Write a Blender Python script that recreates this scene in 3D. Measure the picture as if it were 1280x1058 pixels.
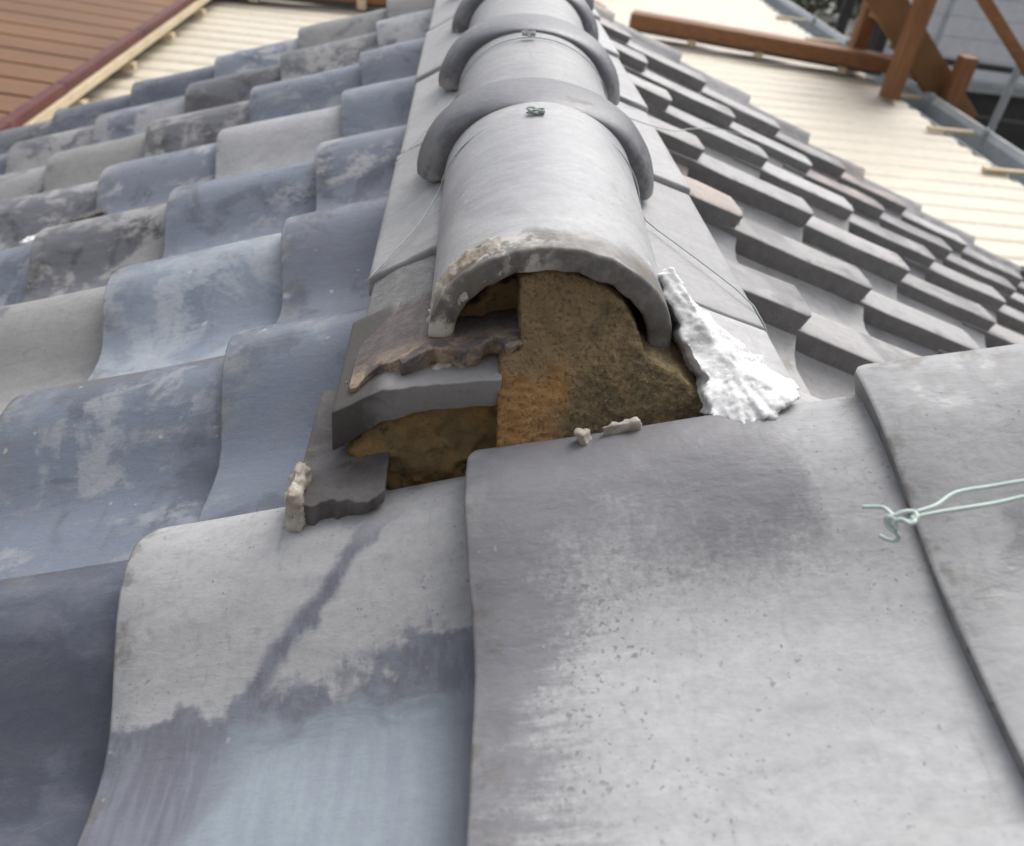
import bpy, math, random
import numpy as np
from mathutils import Vector, Matrix, noise

# ------------------------------------------------------------------ scene, camera, light
S = bpy.context.scene
for o in list(bpy.data.objects):
    bpy.data.objects.remove(o)
C = S.collection
random.seed(7)
R = math.radians

CAM = Vector((-0.0216, -0.4111, 0.3471))
YAW, PIT, ROL = 0.11287, 0.61484, 0.13648
fw = Vector((math.sin(YAW)*math.cos(PIT), math.cos(YAW)*math.cos(PIT), -math.sin(PIT)))
rt = Vector((math.cos(YAW), -math.sin(YAW), 0))
up = rt.cross(fw)
rt2 = rt*math.cos(ROL) + up*math.sin(ROL)
up2 = -rt*math.sin(ROL) + up*math.cos(ROL)
cd = bpy.data.cameras.new('camera')
cam = bpy.data.objects.new('camera', cd)
C.objects.link(cam)
M = Matrix((rt2, up2, -fw)).transposed().to_4x4()
M.translation = CAM
cam.matrix_world = M
cd.sensor_width = 36
cd.sensor_fit = 'HORIZONTAL'
cd.lens = 1017.5/1280*36
cd.shift_y = -49/1280
cd.clip_start = 0.01
cd.clip_end = 500
cd.dof.use_dof = True
cd.dof.focus_distance = 0.60
cd.dof.aperture_fstop = 7.5
S.camera = cam

SUN_AZ, SUN_EL = R(30), R(50)          # azimuth measured from +y towards +x
w = bpy.data.worlds.new('World')
S.world = w
w.use_nodes = True
nt = w.node_tree
bg = nt.nodes['Background']
sk = nt.nodes.new('ShaderNodeTexSky')
sk.sky_type = 'NISHITA'
sk.sun_disc = False
sk.sun_elevation = SUN_EL
sk.sun_rotation = SUN_AZ
sk.air_density = 1.0
sk.dust_density = 4.0
hs = nt.nodes.new('ShaderNodeHueSaturation')
hs.inputs['Saturation'].default_value = 0.35
nt.links.new(sk.outputs[0], hs.inputs['Color'])
nt.links.new(hs.outputs[0], bg.inputs[0])
bg.inputs[1].default_value = 0.15

sd = bpy.data.lights.new('sun', 'SUN')
sd.energy = 1.3
sd.angle = R(45)
sd.color = (1.0, 0.98, 0.95)
sun = bpy.data.objects.new('sun', sd)
C.objects.link(sun)
sdir = Vector((math.sin(SUN_AZ)*math.cos(SUN_EL), math.cos(SUN_AZ)*math.cos(SUN_EL), math.sin(SUN_EL)))
sun.rotation_euler = sdir.to_track_quat('Z', 'Y').to_euler()

S.view_settings.view_transform = 'Standard'
S.view_settings.look = 'None'
S.view_settings.exposure = 0.53
S.view_settings.gamma = 1
S.view_settings.use_curve_mapping = False

# ------------------------------------------------------------------ helpers
def tag(o, label=None, cat=None, group=None, kind=None):
    if label: o['label'] = label
    if cat: o['category'] = cat
    if group: o['group'] = group
    if kind: o['kind'] = kind
    return o

def empty(name, loc=(0, 0, 0)):
    o = bpy.data.objects.new(name, None)
    C.objects.link(o)
    o.location = loc
    return o

def link(name, me, mat=None, parent=None, smooth=True):
    o = bpy.data.objects.new(name, me)
    C.objects.link(o)
    if mat is not None and not me.materials:
        me.materials.append(mat)
    if parent is not None:
        o.parent = parent
    if smooth:
        me.shade_smooth()
    return o

def mesh(name, v, f):
    me = bpy.data.meshes.new(name)
    me.from_pydata([tuple(p) for p in v], [], f)
    me.update()
    return me

def fix(me):
    import bmesh
    bm = bmesh.new(); bm.from_mesh(me)
    bmesh.ops.remove_doubles(bm, verts=bm.verts, dist=1e-6)
    bmesh.ops.recalc_face_normals(bm, faces=bm.faces)
    bm.to_mesh(me); bm.free()
    return me

def bake(o):
    dg = bpy.context.evaluated_depsgraph_get()
    me = bpy.data.meshes.new_from_object(o.evaluated_get(dg), depsgraph=dg)
    o.modifiers.clear()
    o.data = me
    me.shade_smooth()
    return o

def bevel(o, wd, seg=2, ang=40):
    m = o.modifiers.new('bevel', 'BEVEL')
    m.width = wd; m.segments = seg; m.limit_method = 'ANGLE'; m.angle_limit = R(ang)
    m.harden_normals = False
    return o

def box_mesh(lo, hi, name='box'):
    x0, y0, z0 = lo; x1, y1, z1 = hi
    v = [(x0,y0,z0),(x1,y0,z0),(x1,y1,z0),(x0,y1,z0),(x0,y0,z1),(x1,y0,z1),(x1,y1,z1),(x0,y1,z1)]
    f = [(0,3,2,1),(4,5,6,7),(0,1,5,4),(1,2,6,5),(2,3,7,6),(3,0,4,7)]
    return mesh(name, v, f)

def box(name, lo, hi, mat, parent=None, bev=0.004):
    o = link(name, box_mesh(lo, hi, name), mat, parent, smooth=False)
    if bev:
        bevel(o, bev); bake(o)
    return o

def bar(name, a, b, wd, ht, mat, parent=None, side=None, bev=0.006):
    """squared timber from a to b; wd across, ht along the second cross direction"""
    a = Vector(a); b = Vector(b); d = (b-a).normalized()
    s = Vector(side) if side else Vector((0, 0, 1)).cross(d)
    if s.length < 1e-4: s = Vector((1, 0, 0))
    s = (s - d*s.dot(d)).normalized(); u = d.cross(s)
    v = []
    for p in (a, b):
        for i, j in ((-1,-1),(1,-1),(1,1),(-1,1)):
            v.append(p + s*(i*wd/2) + u*(j*ht/2))
    me = fix(mesh(name, v, [(0,1,2,3),(7,6,5,4),(0,4,5,1),(1,5,6,2),(2,6,7,3),(3,7,4,0)]))
    o = link(name, me, mat, parent, smooth=False)
    bevel(o, bev); bake(o)
    return o

def tube(name, pts, r, mat, parent=None, seg=8, close=False, sub=4):
    # Catmull-Rom through pts, then a tube of radius r
    P = [Vector(p) for p in pts]
    out = []
    n = len(P)
    for i in range(n-1):
        p0 = P[max(i-1, 0)]; p1 = P[i]; p2 = P[i+1]; p3 = P[min(i+2, n-1)]
        for k in range(sub):
            t = k/sub
            out.append(0.5*((2*p1)+(p2-p0)*t+(2*p0-5*p1+4*p2-p3)*t*t+(3*p1-p0-3*p2+p3)*t**3))
    out.append(P[-1])
    v = []; f = []
    ref = Vector((0.31, 0.2, 0.93))
    for i, p in enumerate(out):
        d = (out[min(i+1, len(out)-1)] - out[max(i-1, 0)])
        d = d.normalized() if d.length > 1e-9 else Vector((1, 0, 0))
        s = d.cross(ref)
        if s.length < 1e-3: s = d.cross(Vector((1, 0, 0)))
        s.normalize(); u = d.cross(s); ref = u.cross(d) if False else ref
        for k in range(seg):
            a = 2*math.pi*k/seg
            v.append(p + s*(r*math.cos(a)) + u*(r*math.sin(a)))
    m = len(out)
    for i in range(m-1):
        for k in range(seg):
            k2 = (k+1) % seg
            f.append((i*seg+k, i*seg+k2, (i+1)*seg+k2, (i+1)*seg+k))
    f.append(tuple(range(seg-1, -1, -1))); f.append(tuple((m-1)*seg+k for k in range(seg)))
    me = fix(mesh(name, v, f))
    return link(name, me, mat, parent)

def lump(name, outline, depth, mat, parent=None, voxel=0.003, disp=0.004, size=0.02, seed=0, disp2=0.0, size2=0.006, dome=0.0):
    """solid from an outline of 3D points, extruded by the vector depth, voxelised and roughened"""
    n = len(outline)
    P = [Vector(p) for p in outline]; d = Vector(depth)
    c = sum(P, Vector())/n
    v = P + [p+d for p in P] + [c - d.normalized()*dome, c+d]
    f = []
    for i in range(n):
        j = (i+1) % n
        f.append((i, j, n+j, n+i)); f.append((j, i, 2*n)); f.append((n+i, n+j, 2*n+1))
    me = fix(mesh(name, v, f))
    o = link(name, me, mat, parent)
    m = o.modifiers.new('remesh', 'REMESH'); m.mode = 'VOXEL'; m.voxel_size = voxel; m.adaptivity = 0
    bake(o)
    me = o.data
    nv = len(me.vertices)
    co = np.empty(nv*3); me.vertices.foreach_get('co', co); co = co.reshape(-1, 3)
    no = np.empty(nv*3); me.vertices.foreach_get('normal', no); no = no.reshape(-1, 3)
    off = Vector((seed*3.17, seed*1.31, seed*7.7))
    for i in range(nv):
        p = Vector(co[i])
        h = disp*noise.fractal(p/size+off, 1.0, 2.0, 3) if disp else 0
        if disp2: h += disp2*noise.fractal(p/size2+off*2, 0.9, 2.1, 3)
        co[i] += no[i]*h
    me.vertices.foreach_set('co', co.ravel()); me.update()
    if not me.materials: me.materials.append(mat)
    me.shade_smooth()
    return o

# ------------------------------------------------------------------ materials
def newmat(name):
    m = bpy.data.materials.new(name); m.use_nodes = True
    t = m.node_tree
    return m, t, t.nodes['Principled BSDF']

class NG:
    """small node-graph writer"""
    def __init__(s, t): s.t = t
    def n(s, kind, **kw):
        x = s.t.nodes.new(kind)
        for k, v in kw.items(): setattr(x, k, v)
        return x
    def l(s, a, b): s.t.links.new(a, b)
    def val(s, sock, v):
        if hasattr(v, 'is_output') or hasattr(v, 'links'): s.l(v, sock)
        else: sock.default_value = v
    def math(s, op, a, b=0.0, c=None, clamp=False):
        x = s.n('ShaderNodeMath', operation=op); x.use_clamp = clamp
        s.val(x.inputs[0], a); s.val(x.inputs[1], b)
        if c is not None: s.val(x.inputs[2], c)
        return x.outputs[0]
    def noise(s, vec, scale, detail=4, rough=0.55, dist=0.0):
        x = s.n('ShaderNodeTexNoise'); s.val(x.inputs['Vector'], vec)
        x.inputs['Scale'].default_value = scale; x.inputs['Detail'].default_value = detail
        x.inputs['Roughness'].default_value = rough; x.inputs['Distortion'].default_value = dist
        return x.outputs[0]
    def mapp(s, vec, scale=(1, 1, 1), loc=(0, 0, 0)):
        x = s.n('ShaderNodeMapping'); s.l(vec, x.inputs[0])
        x.inputs['Scale'].default_value = scale; x.inputs['Location'].default_value = loc
        return x.outputs[0]
    def step(s, v, a, b):
        x = s.n('ShaderNodeMapRange', interpolation_type='SMOOTHSTEP'); s.val(x.inputs[0], v)
        s.val(x.inputs[1], a); s.val(x.inputs[2], b)
        return x.outputs[0]
    def mix(s, fac, a, b, mode='MIX'):
        x = s.n('ShaderNodeMix', data_type='RGBA', blend_type=mode)
        s.val(x.inputs[0], fac); s.val(x.inputs[6], c4(a)); s.val(x.inputs[7], c4(b))
        return x.outputs[2]
    def bump(s, h, strength, dist, normal=None):
        x = s.n('ShaderNodeBump'); x.inputs['Strength'].default_value = strength
        x.inputs['Distance'].default_value = dist; s.l(h, x.inputs['Height'])
        if normal is not None: s.l(normal, x.inputs['Normal'])
        return x.outputs[0]
def c4(c):
    return (c[0], c[1], c[2], 1.0) if isinstance(c, (tuple, list)) else c

LIGHT = (0.47, 0.47, 0.475); MID = (0.27, 0.265, 0.28); BLUE = (0.19, 0.225, 0.30)
PALEB = (0.33, 0.40, 0.45); DARK = (0.085, 0.09, 0.112); PURP = (0.172, 0.176, 0.20)

def tile_mat(name, base=BLUE, patch=LIGHT, amount=0.5, dark=DARK, darkamt=0.5, special=None, randomize=True, rough=(0.38, 0.72), soft=0.9, grime=0.6):
    """fired grey tile: smoky skin, matt worn patches, pits and streaks. amount: share of worn patch"""
    m, t, b = newmat(name); g = NG(t)
    tc = g.n('ShaderNodeTexCoord').outputs['Object']
    oi = g.n('ShaderNodeObjectInfo')
    rnd = oi.outputs['Random']
    cm = g.n('ShaderNodeCombineXYZ')
    g.l(g.math('MULTIPLY', rnd, 17.3), cm.inputs[0]); g.l(g.math('MULTIPLY', rnd, 31.7), cm.inputs[1]); g.l(g.math('MULTIPLY', rnd, 5.1), cm.inputs[2])
    va = g.n('ShaderNodeVectorMath', operation='ADD'); g.l(tc, va.inputs[0]); g.l(cm.outputs[0], va.inputs[1])
    v = va.outputs[0]
    big = g.noise(v, 9, 5, 0.6, 0.6)
    mid = g.noise(g.mapp(v, (1, 2.2, 1)), 26, 5, 0.65, 0.3)
    fine = g.noise(v, 150, 4, 0.7)
    pit = g.noise(v, 330, 2, 0.6)
    streak = g.noise(g.mapp(v, (1.0, 0.12, 1)), 130, 3, 0.6)
    # worn patch mask
    k = g.math('ADD', big, g.math('MULTIPLY', g.math('SUBTRACT', mid, 0.5), 0.35))
    k = g.math('ADD', k, g.math('MULTIPLY', g.math('SUBTRACT', fine, 0.5), 0.22))
    if randomize:
        thr = g.math('ADD', g.math('MULTIPLY', rnd, 0.28), 0.86-amount*0.72-0.14)
    else:
        thr = 0.86-amount*0.72
    worn = g.math('MULTIPLY', g.step(g.math('SUBTRACT', k, thr), -0.045, 0.06), soft)
    sep = g.n('ShaderNodeSeparateXYZ'); g.l(tc, sep.inputs[0])
    if special:
        worn = special(g, sep, v, worn, mid, fine, streak)
    # skin colour with slow hue drift
    col = g.mix(g.step(mid, 0.35, 0.7), base, tuple(0.5*(x+y) for x, y in zip(base, PURP)))
    dn = g.math('ADD', g.noise(v, 11, 5, 0.62, 0.6), g.math('MULTIPLY', g.math('SUBTRACT', streak, 0.5), 0.12))
    col = g.mix(g.math('MULTIPLY', g.step(dn, 0.5, 0.62), darkamt), col, dark)
    if special is sp_left:
        t2 = g.math('MULTIPLY', sep.outputs[1], -1.0)
        wob = g.math('ADD', t2, g.math('MULTIPLY', g.math('SUBTRACT', mid, 0.5), 0.07))
        pale_m = g.math('MULTIPLY', g.step(wob, 0.122, 0.152), g.step(g.math('ADD', sep.outputs[0], g.math('MULTIPLY', g.math('SUBTRACT', big, 0.5), 0.12)), 0.03, 0.09))
        pale_m = g.math('MULTIPLY', pale_m, g.step(sep.outputs[0], 0.225, 0.19))
        dk = g.mix(g.step(streak, 0.4, 0.65), (0.168, 0.168, 0.20), (0.225, 0.235, 0.275))
        col = g.mix(pale_m, dk, g.mix(g.step(streak, 0.35, 0.7), (0.335, 0.385, 0.425), (0.29, 0.335, 0.38)))
    wc = g.mix(g.step(mid, 0.3, 0.75), patch, tuple(x*0.84 for x in patch))
    wc = g.mix(g.math('MULTIPLY', g.step(pit, 0.62, 0.74), g.step(g.noise(v, 22, 3), 0.44, 0.62)), wc, tuple(x*0.42 for x in patch))
    wc = g.mix(g.math('MULTIPLY', g.step(streak, 0.58, 0.75), 0.25), wc, PURP)
    col = g.mix(worn, col, wc)
    col = g.mix(g.math('MULTIPLY', g.step(fine, 0.35, 0.75), 0.22), col, tuple(x*0.6 for x in base), 'MIX')
    pt = g.n('ShaderNodeNewGeometry').outputs['Pointiness']
    wear = g.math('MULTIPLY', g.step(pt, 0.515, 0.56), g.step(g.noise(v, 38, 4, 0.6), 0.42, 0.6))
    col = g.mix(g.math('MULTIPLY', wear, 0.55), col, (0.46, 0.45, 0.43))
    # mossy dirt in blotches near the lower and hump edges
    ed = g.math('MINIMUM', sep.outputs[0], g.math('MULTIPLY', sep.outputs[1], -1.0))
    gm = g.math('MULTIPLY', g.step(ed, 0.035, 0.0), g.step(g.noise(v, 30, 4, 0.65), 0.52, 0.64))
    col = g.mix(g.math('MULTIPLY', gm, grime), col, (0.15, 0.135, 0.105))
    # dusty film and a few pale flecks
    col = g.mix(g.math('MULTIPLY', g.step(g.noise(v, 75, 2, 0.5), 0.73, 0.78), 0.5), col, (0.5, 0.48, 0.46))
    # whole-tile brightness drift
    hsv = g.n('ShaderNodeHueSaturation'); g.l(col, hsv.inputs['Color'])
    g.l(g.math('ADD', g.math('MULTIPLY', g.math('FRACT', g.math('MULTIPLY', rnd, 7.77)), 0.3), 0.85), hsv.inputs['Value'])
    g.l(hsv.outputs[0], b.inputs['Base Color'])
    rr = g.math('ADD', g.math('MULTIPLY', worn, rough[1]-rough[0]), rough[0])
    rr = g.math('ADD', rr, g.math('MULTIPLY', g.math('SUBTRACT', fine, 0.5), 0.25))
    g.l(rr, b.inputs['Roughness'])
    b.inputs['Specular IOR Level'].default_value = 0.5
    nrm = g.bump(mid, 0.25, 0.004)
    nrm = g.bump(g.math('ADD', fine, g.math('MULTIPLY', pit, 0.5)), 0.35, 0.0006, nrm)
    g.l(nrm, b.inputs['Normal'])
    return m

def simple_mat(name, a, bcol, scale=20, rough=0.7, bumpd=0.002, stretch=(1, 1, 1), lo=0.35, hi=0.7, spec=0.4, metal=0.0, third=None, tscale=60):
    m, t, b = newmat(name); g = NG(t)
    tc = g.n('ShaderNodeTexCoord').outputs['Object']
    v = g.mapp(tc, stretch)
    n1 = g.noise(v, scale, 6, 0.62, 0.4)
    col = g.mix(g.step(n1, lo, hi), a, bcol)
    n2 = g.noise(v, tscale, 5, 0.7)
    if third: col = g.mix(g.step(n2, 0.56, 0.68), col, third)
    n3 = g.noise(tc, scale*9, 4, 0.7)
    col = g.mix(g.math('MULTIPLY', g.step(n3, 0.4, 0.75), 0.3), col, tuple(x*0.55 for x in a))
    g.l(col, b.inputs['Base Color'])
    b.inputs['Roughness'].default_value = rough; b.inputs['Specular IOR Level'].default_value = spec
    b.inputs['Metallic'].default_value = metal
    nn = g.bump(n1, 0.4, bumpd)
    nn = g.bump(n3, 0.5, bumpd*0.4, nn)
    g.l(nn, b.inputs['Normal'])
    return m

# special masks for the three big tiles next to the camera; local axes: x up the slope from the lower end, -y away from the hump edge
def sp_front(g, sep, v, worn, mid, fine, streak):
    # tile under the clay: dark skin along the hump edge and the lower end, worn pale over the rest
    x = sep.outputs[0]; tt = g.math('MULTIPLY', sep.outputs[1], -1.0)
    lowf = g.math('MULTIPLY', g.math('SUBTRACT', g.noise(v, 12, 3, 0.5), 0.5), 0.11)
    hs_ = g.noise(g.mapp(v, (0.10, 1, 1)), 190, 4, 0.65)
    sp_ = g.noise(v, 260, 3, 0.7)
    m_ = g.math('MULTIPLY', g.math('SUBTRACT', mid, 0.5), 0.07)
    sv = g.math('MULTIPLY', g.math('SUBTRACT', sp_, 0.5), 0.07)
    n1 = g.math('ADD', g.math('ADD', m_, lowf), g.math('ADD', sv, g.math('MULTIPLY', g.math('SUBTRACT', streak, 0.5), 0.05)))
    n2 = g.math('ADD', g.math('ADD', m_, lowf), g.math('ADD', sv, g.math('MULTIPLY', g.math('SUBTRACT', hs_, 0.5), 0.10)))
    a = g.step(g.math('ADD', g.math('ADD', tt, n1), g.math('MULTIPLY', x, 0.10)), 0.078, 0.158)
    lim = g.math('SUBTRACT', 0.078, g.math('MULTIPLY', tt, 0.20))
    bb = g.step(g.math('SUBTRACT', g.math('ADD', x, n2), lim), -0.030, 0.036)
    gap = g.step(g.math('ADD', x, g.math('MULTIPLY', n1, 0.25)), 0.187, 0.203)
    w_ = g.math('MAXIMUM', g.math('MULTIPLY', a, bb), g.math('MULTIPLY', gap, 0.75))
    # dark pinholes, thickest beside the stained border
    near = g.math('MULTIPLY', g.step(x, 0.19, 0.05), g.step(tt, 0.04, 0.10))
    dots = g.step(g.math('ADD', g.noise(v, 240, 2, 0.5), g.math('MULTIPLY', near, 0.05)), 0.675, 0.72)
    clump = g.step(g.noise(v, 20, 3, 0.6), 0.43, 0.58)
    return g.math('MULTIPLY', w_, g.math('SUBTRACT', 1.0, g.math('MULTIPLY', g.math('MULTIPLY', dots, clump), 0.9)))

def sp_left(g, sep, v, worn, mid, fine, streak):
    # lower neighbour: matt pale upper half with a ragged border, glazed pale blue below
    x = sep.outputs[0]; tt = g.math('MULTIPLY', sep.outputs[1], -1.0)
    n = g.math('ADD', g.math('MULTIPLY', g.math('SUBTRACT', mid, 0.5), 0.05), g.math('MULTIPLY', g.math('SUBTRACT', streak, 0.5), 0.035))
    n = g.math('ADD', n, g.math('MULTIPLY', g.math('SUBTRACT', g.noise(v, 17, 3, 0.5), 0.5), 0.09))
    bord = g.math('ADD', 0.118, g.math('MULTIPLY', g.math('SUBTRACT', x, 0.1), -0.05))
    a = g.step(g.math('SUBTRACT', g.math('ADD', tt, n), bord), 0.008, -0.008)
    # diagonal glazed streak
    d = g.math('ABSOLUTE', g.math('SUBTRACT', g.math('ADD', g.math('ADD', x, g.math('MULTIPLY', tt, 0.95)), g.math('MULTIPLY', n, 0.35)), 0.205))
    st = g.math('MULTIPLY', g.step(d, 0.002, 0.012), 1.0)
    up_ = g.step(tt, 0.02, 0.06)
    st = g.math('MAXIMUM', st, g.math('SUBTRACT', 1.0, up_))
    return g.math('MULTIPLY', a, st)

T = {
    'blue': tile_mat('tile_blue_skin', (0.155, 0.18, 0.228), (0.31, 0.32, 0.345), 0.34, DARK, 0.65, rough=(0.3, 0.7)),
    'mix': tile_mat('tile_mottled', (0.165, 0.182, 0.228), (0.41, 0.41, 0.42), 0.46, DARK, 0.8, rough=(0.33, 0.72)),
    'light': tile_mat('tile_worn_pale', (0.24, 0.25, 0.28), (0.45, 0.45, 0.46), 0.92, DARK, 0.5),
    'dark': tile_mat('tile_dark_skin', (0.078, 0.088, 0.118), (0.20, 0.205, 0.225), 0.22, (0.06, 0.064, 0.08), 0.6, rough=(0.3, 0.7), grime=0.3),
    'paleblue': tile_mat('tile_pale_blue', (0.205, 0.242, 0.295), (0.33, 0.355, 0.39), 0.34, (0.135, 0.155, 0.205), 0.6, rough=(0.3, 0.7)),
    'sooty': tile_mat('tile_sooty', (0.12, 0.12, 0.13), (0.36, 0.355, 0.35), 0.42, (0.055, 0.052, 0.05), 0.85, rough=(0.4, 0.75), grime=0.9),
    'dusty': tile_mat('tile_dusty', (0.18, 0.184, 0.195), (0.31, 0.305, 0.295), 0.55, (0.10, 0.098, 0.095), 0.8),
    'right': tile_mat('tile_warm_grey', (0.305, 0.297, 0.298), (0.43, 0.418, 0.41), 0.52, (0.18, 0.174, 0.172), 0.5),  # warm grey base for the right-hand slope
    'right_warm': tile_mat('tile_rusty_side', (0.27, 0.235, 0.22), (0.40, 0.34, 0.305), 0.45, (0.16, 0.145, 0.14), 0.5),
    'right_pale': tile_mat('tile_pale_side', (0.31, 0.31, 0.315), (0.45, 0.445, 0.44), 0.7, (0.2, 0.2, 0.2), 0.3),
    'front': tile_mat('tile_front', (0.24, 0.237, 0.25), (0.49, 0.49, 0.495), 0.5, (0.165, 0.162, 0.172), 0.5, sp_front, False, (0.45, 0.7)),
    'left': tile_mat('tile_front_glazed', (0.29, 0.35, 0.40), (0.48, 0.48, 0.485), 0.5, (0.17, 0.175, 0.225), 0.6, sp_left, False, (0.33, 0.72)),
    'side': tile_mat('tile_mottled_grey', (0.30, 0.30, 0.31), (0.44, 0.44, 0.445), 0.62, (0.2, 0.2, 0.21), 0.5, None, False),
    'ridge': tile_mat('ridge_tile_silver', (0.30, 0.30, 0.312), (0.37, 0.37, 0.375), 0.55, (0.2, 0.2, 0.21), 0.35, None, True, (0.42, 0.6), grime=0.0),
    'collar': tile_mat('ridge_tile_collar', (0.14, 0.142, 0.158), (0.195, 0.192, 0.20), 0.3, (0.105, 0.106, 0.12), 0.5, None, True, (0.42, 0.6), grime=0.0),
    'noshi': tile_mat('flat_ridge_tile', (0.33, 0.33, 0.34), (0.39, 0.387, 0.39), 0.6, (0.25, 0.25, 0.26), 0.35, None, True, (0.42, 0.62), grime=0.0),
}
M_CLAY0 = simple_mat('bedding_clay', (0.125, 0.088, 0.045), (0.205, 0.125, 0.052), 28, 0.95, 0.004, lo=0.4, hi=0.66, spec=0.15, third=(0.06, 0.052, 0.034), tscale=70)
def clay_mat():
    m, t, b = newmat('bedding_clay'); g = NG(t)
    tc = g.n('ShaderNodeTexCoord').outputs['Object']; sep = g.n('ShaderNodeSeparateXYZ'); g.l(tc, sep.inputs[0])
    n = g.noise(tc, 24, 6, 0.62, 0.5); n2 = g.noise(tc, 85, 6, 0.7); n3 = g.noise(tc, 330, 4, 0.7)
    x = sep.outputs[0]; z = sep.outputs[2]
    nn = g.math('SUBTRACT', n, 0.5)
    tan = g.mix(g.step(n2, 0.35, 0.68), (0.215, 0.155, 0.088), (0.285, 0.205, 0.115))
    org = g.mix(g.step(n2, 0.35, 0.65), (0.30, 0.165, 0.062), (0.38, 0.23, 0.10))
    drk = g.mix(g.step(n2, 0.40, 0.62), (0.115, 0.092, 0.056), (0.19, 0.148, 0.082))
    lo = g.step(g.math('ADD', z, g.math('MULTIPLY', nn, 0.10)), 0.052, 0.03)
    lf = g.step(g.math('ADD', x, g.math('MULTIPLY', nn, 0.16)), 0.085, 0.055)
    col = g.mix(g.math('MULTIPLY', lo, lf), tan, org)
    rg = g.step(g.math('ADD', x, g.math('MULTIPLY', nn, 0.20)), 0.075, 0.10)
    col = g.mix(g.math('MULTIPLY', rg, 0.85), col, drk)
    col = g.mix(g.math('MULTIPLY', g.step(n3, 0.50, 0.64), 0.6), col, (0.055, 0.043, 0.026))
    col = g.mix(g.math('MULTIPLY', g.step(g.noise(tc, 520, 2, 0.5), 0.62, 0.70), 0.5), col, (0.40, 0.29, 0.15))
    sp = g.noise(tc, 170, 2, 0.5)
    col = g.mix(g.math('MULTIPLY', g.step(sp, 0.70, 0.74), 0.6), col, (0.36, 0.27, 0.14))
    g.l(col, b.inputs['Base Color']); b.inputs['Roughness'].default_value = 0.95; b.inputs['Specular IOR Level'].default_value = 0.15
    g.l(g.bump(n3, 0.8, 0.0016, g.bump(n2, 0.7, 0.005)), b.inputs['Normal'])
    return m
M_CLAY = clay_mat()
M_MOSS = simple_mat('mossy_mud', (0.075, 0.066, 0.035), (0.16, 0.11, 0.045), 45, 0.95, 0.004, lo=0.42, hi=0.68, spec=0.1, third=(0.04, 0.042, 0.022), tscale=110)
M_MOSSB = simple_mat('mossy_clay', (0.20, 0.148, 0.08), (0.32, 0.20, 0.088), 40, 0.95, 0.004, lo=0.42, hi=0.68, spec=0.1, third=(0.09, 0.085, 0.045), tscale=90)
M_MOSSD = simple_mat('damp_moss', (0.10, 0.085, 0.045), (0.17, 0.115, 0.05), 55, 0.95, 0.004, lo=0.42, hi=0.66, spec=0.1, third=(0.06, 0.065, 0.03), tscale=80)
M_PLASTER = simple_mat('lime_plaster', (0.50, 0.50, 0.495), (0.86, 0.86, 0.855), 45, 1.0, 0.002, spec=0.03, third=(0.62, 0.61, 0.595), tscale=120, lo=0.3, hi=0.55)
M_OLDPL = simple_mat('dirty_plaster', (0.50, 0.47, 0.42), (0.33, 0.27, 0.20), 55, 0.95, 0.003, spec=0.15, third=(0.62, 0.60, 0.57), tscale=90)
M_RUST = simple_mat('stained_tile', (0.155, 0.115, 0.105), (0.25, 0.18, 0.14), 38, 0.85, 0.002, lo=0.4, hi=0.66, spec=0.25, third=(0.40, 0.33, 0.26), tscale=42)
M_GREYBRK = simple_mat('broken_tile_core', (0.22, 0.215, 0.215), (0.30, 0.29, 0.285), 30, 0.8, 0.001, spec=0.3, stretch=(1, 1, 2))
M_DARKT = simple_mat('dark_tile', (0.10, 0.092, 0.090), (0.165, 0.152, 0.15), 30, 0.75, 0.002, spec=0.3, third=(0.09, 0.085, 0.06), tscale=70)  # dark grey-brown mottled tile
M_DECK = simple_mat('sheathing', (0.06, 0.055, 0.05), (0.09, 0.08, 0.07), 10, 0.9)
M_CORD = simple_mat('pale_green_cord', (0.46, 0.57, 0.52), (0.54, 0.63, 0.585), 60, 0.5, 0.0003)

M_CORDR = simple_mat('weathered_cord', (0.42, 0.48, 0.45), (0.50, 0.55, 0.52), 60, 0.7, 0.0003)
# ------------------------------------------------------------------ ground and far setting
M_GROUND = simple_mat('ground_concrete', (0.17, 0.165, 0.16), (0.24, 0.23, 0.22), 0.6, 0.95, 0.01)
gr = link('ground', mesh('ground', [(-150,-150,-4.2),(150,-150,-4.2),(150,150,-4.2),(-150,150,-4.2)], [(0,1,2,3)]), M_GROUND, None, False)
tag(gr, kind='structure')

# ------------------------------------------------------------------ tiled roof
TH = 0.39979; c_, s_ = math.cos(TH), math.sin(TH)
Wd, Ex, LEN, TK = 0.265, 0.235, 0.30, 0.017
XR, YR, ZR = 0.3797, 0.6235, -0.1073

def prof(t, edge=0.006, tail=0.02, cr=0.03):
    """tile cross profile, hump at t=0"""
    if t < 0.03:
        u = (0.03-t)/0.03
        return 0.050 - edge*u*u*u
    if t < cr:
        return 0.050
    if t < 0.165:
        u = (t-cr)/(0.165-cr)
        return 0.050*(0.5+0.5*math.cos(math.pi*u))
    if t < 0.22:
        return 0.0
    u = min(1, (t-0.22)/0.08)
    return tail*u*u*(1.5-0.5*u)
HC = prof(0.0)+0.002

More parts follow.
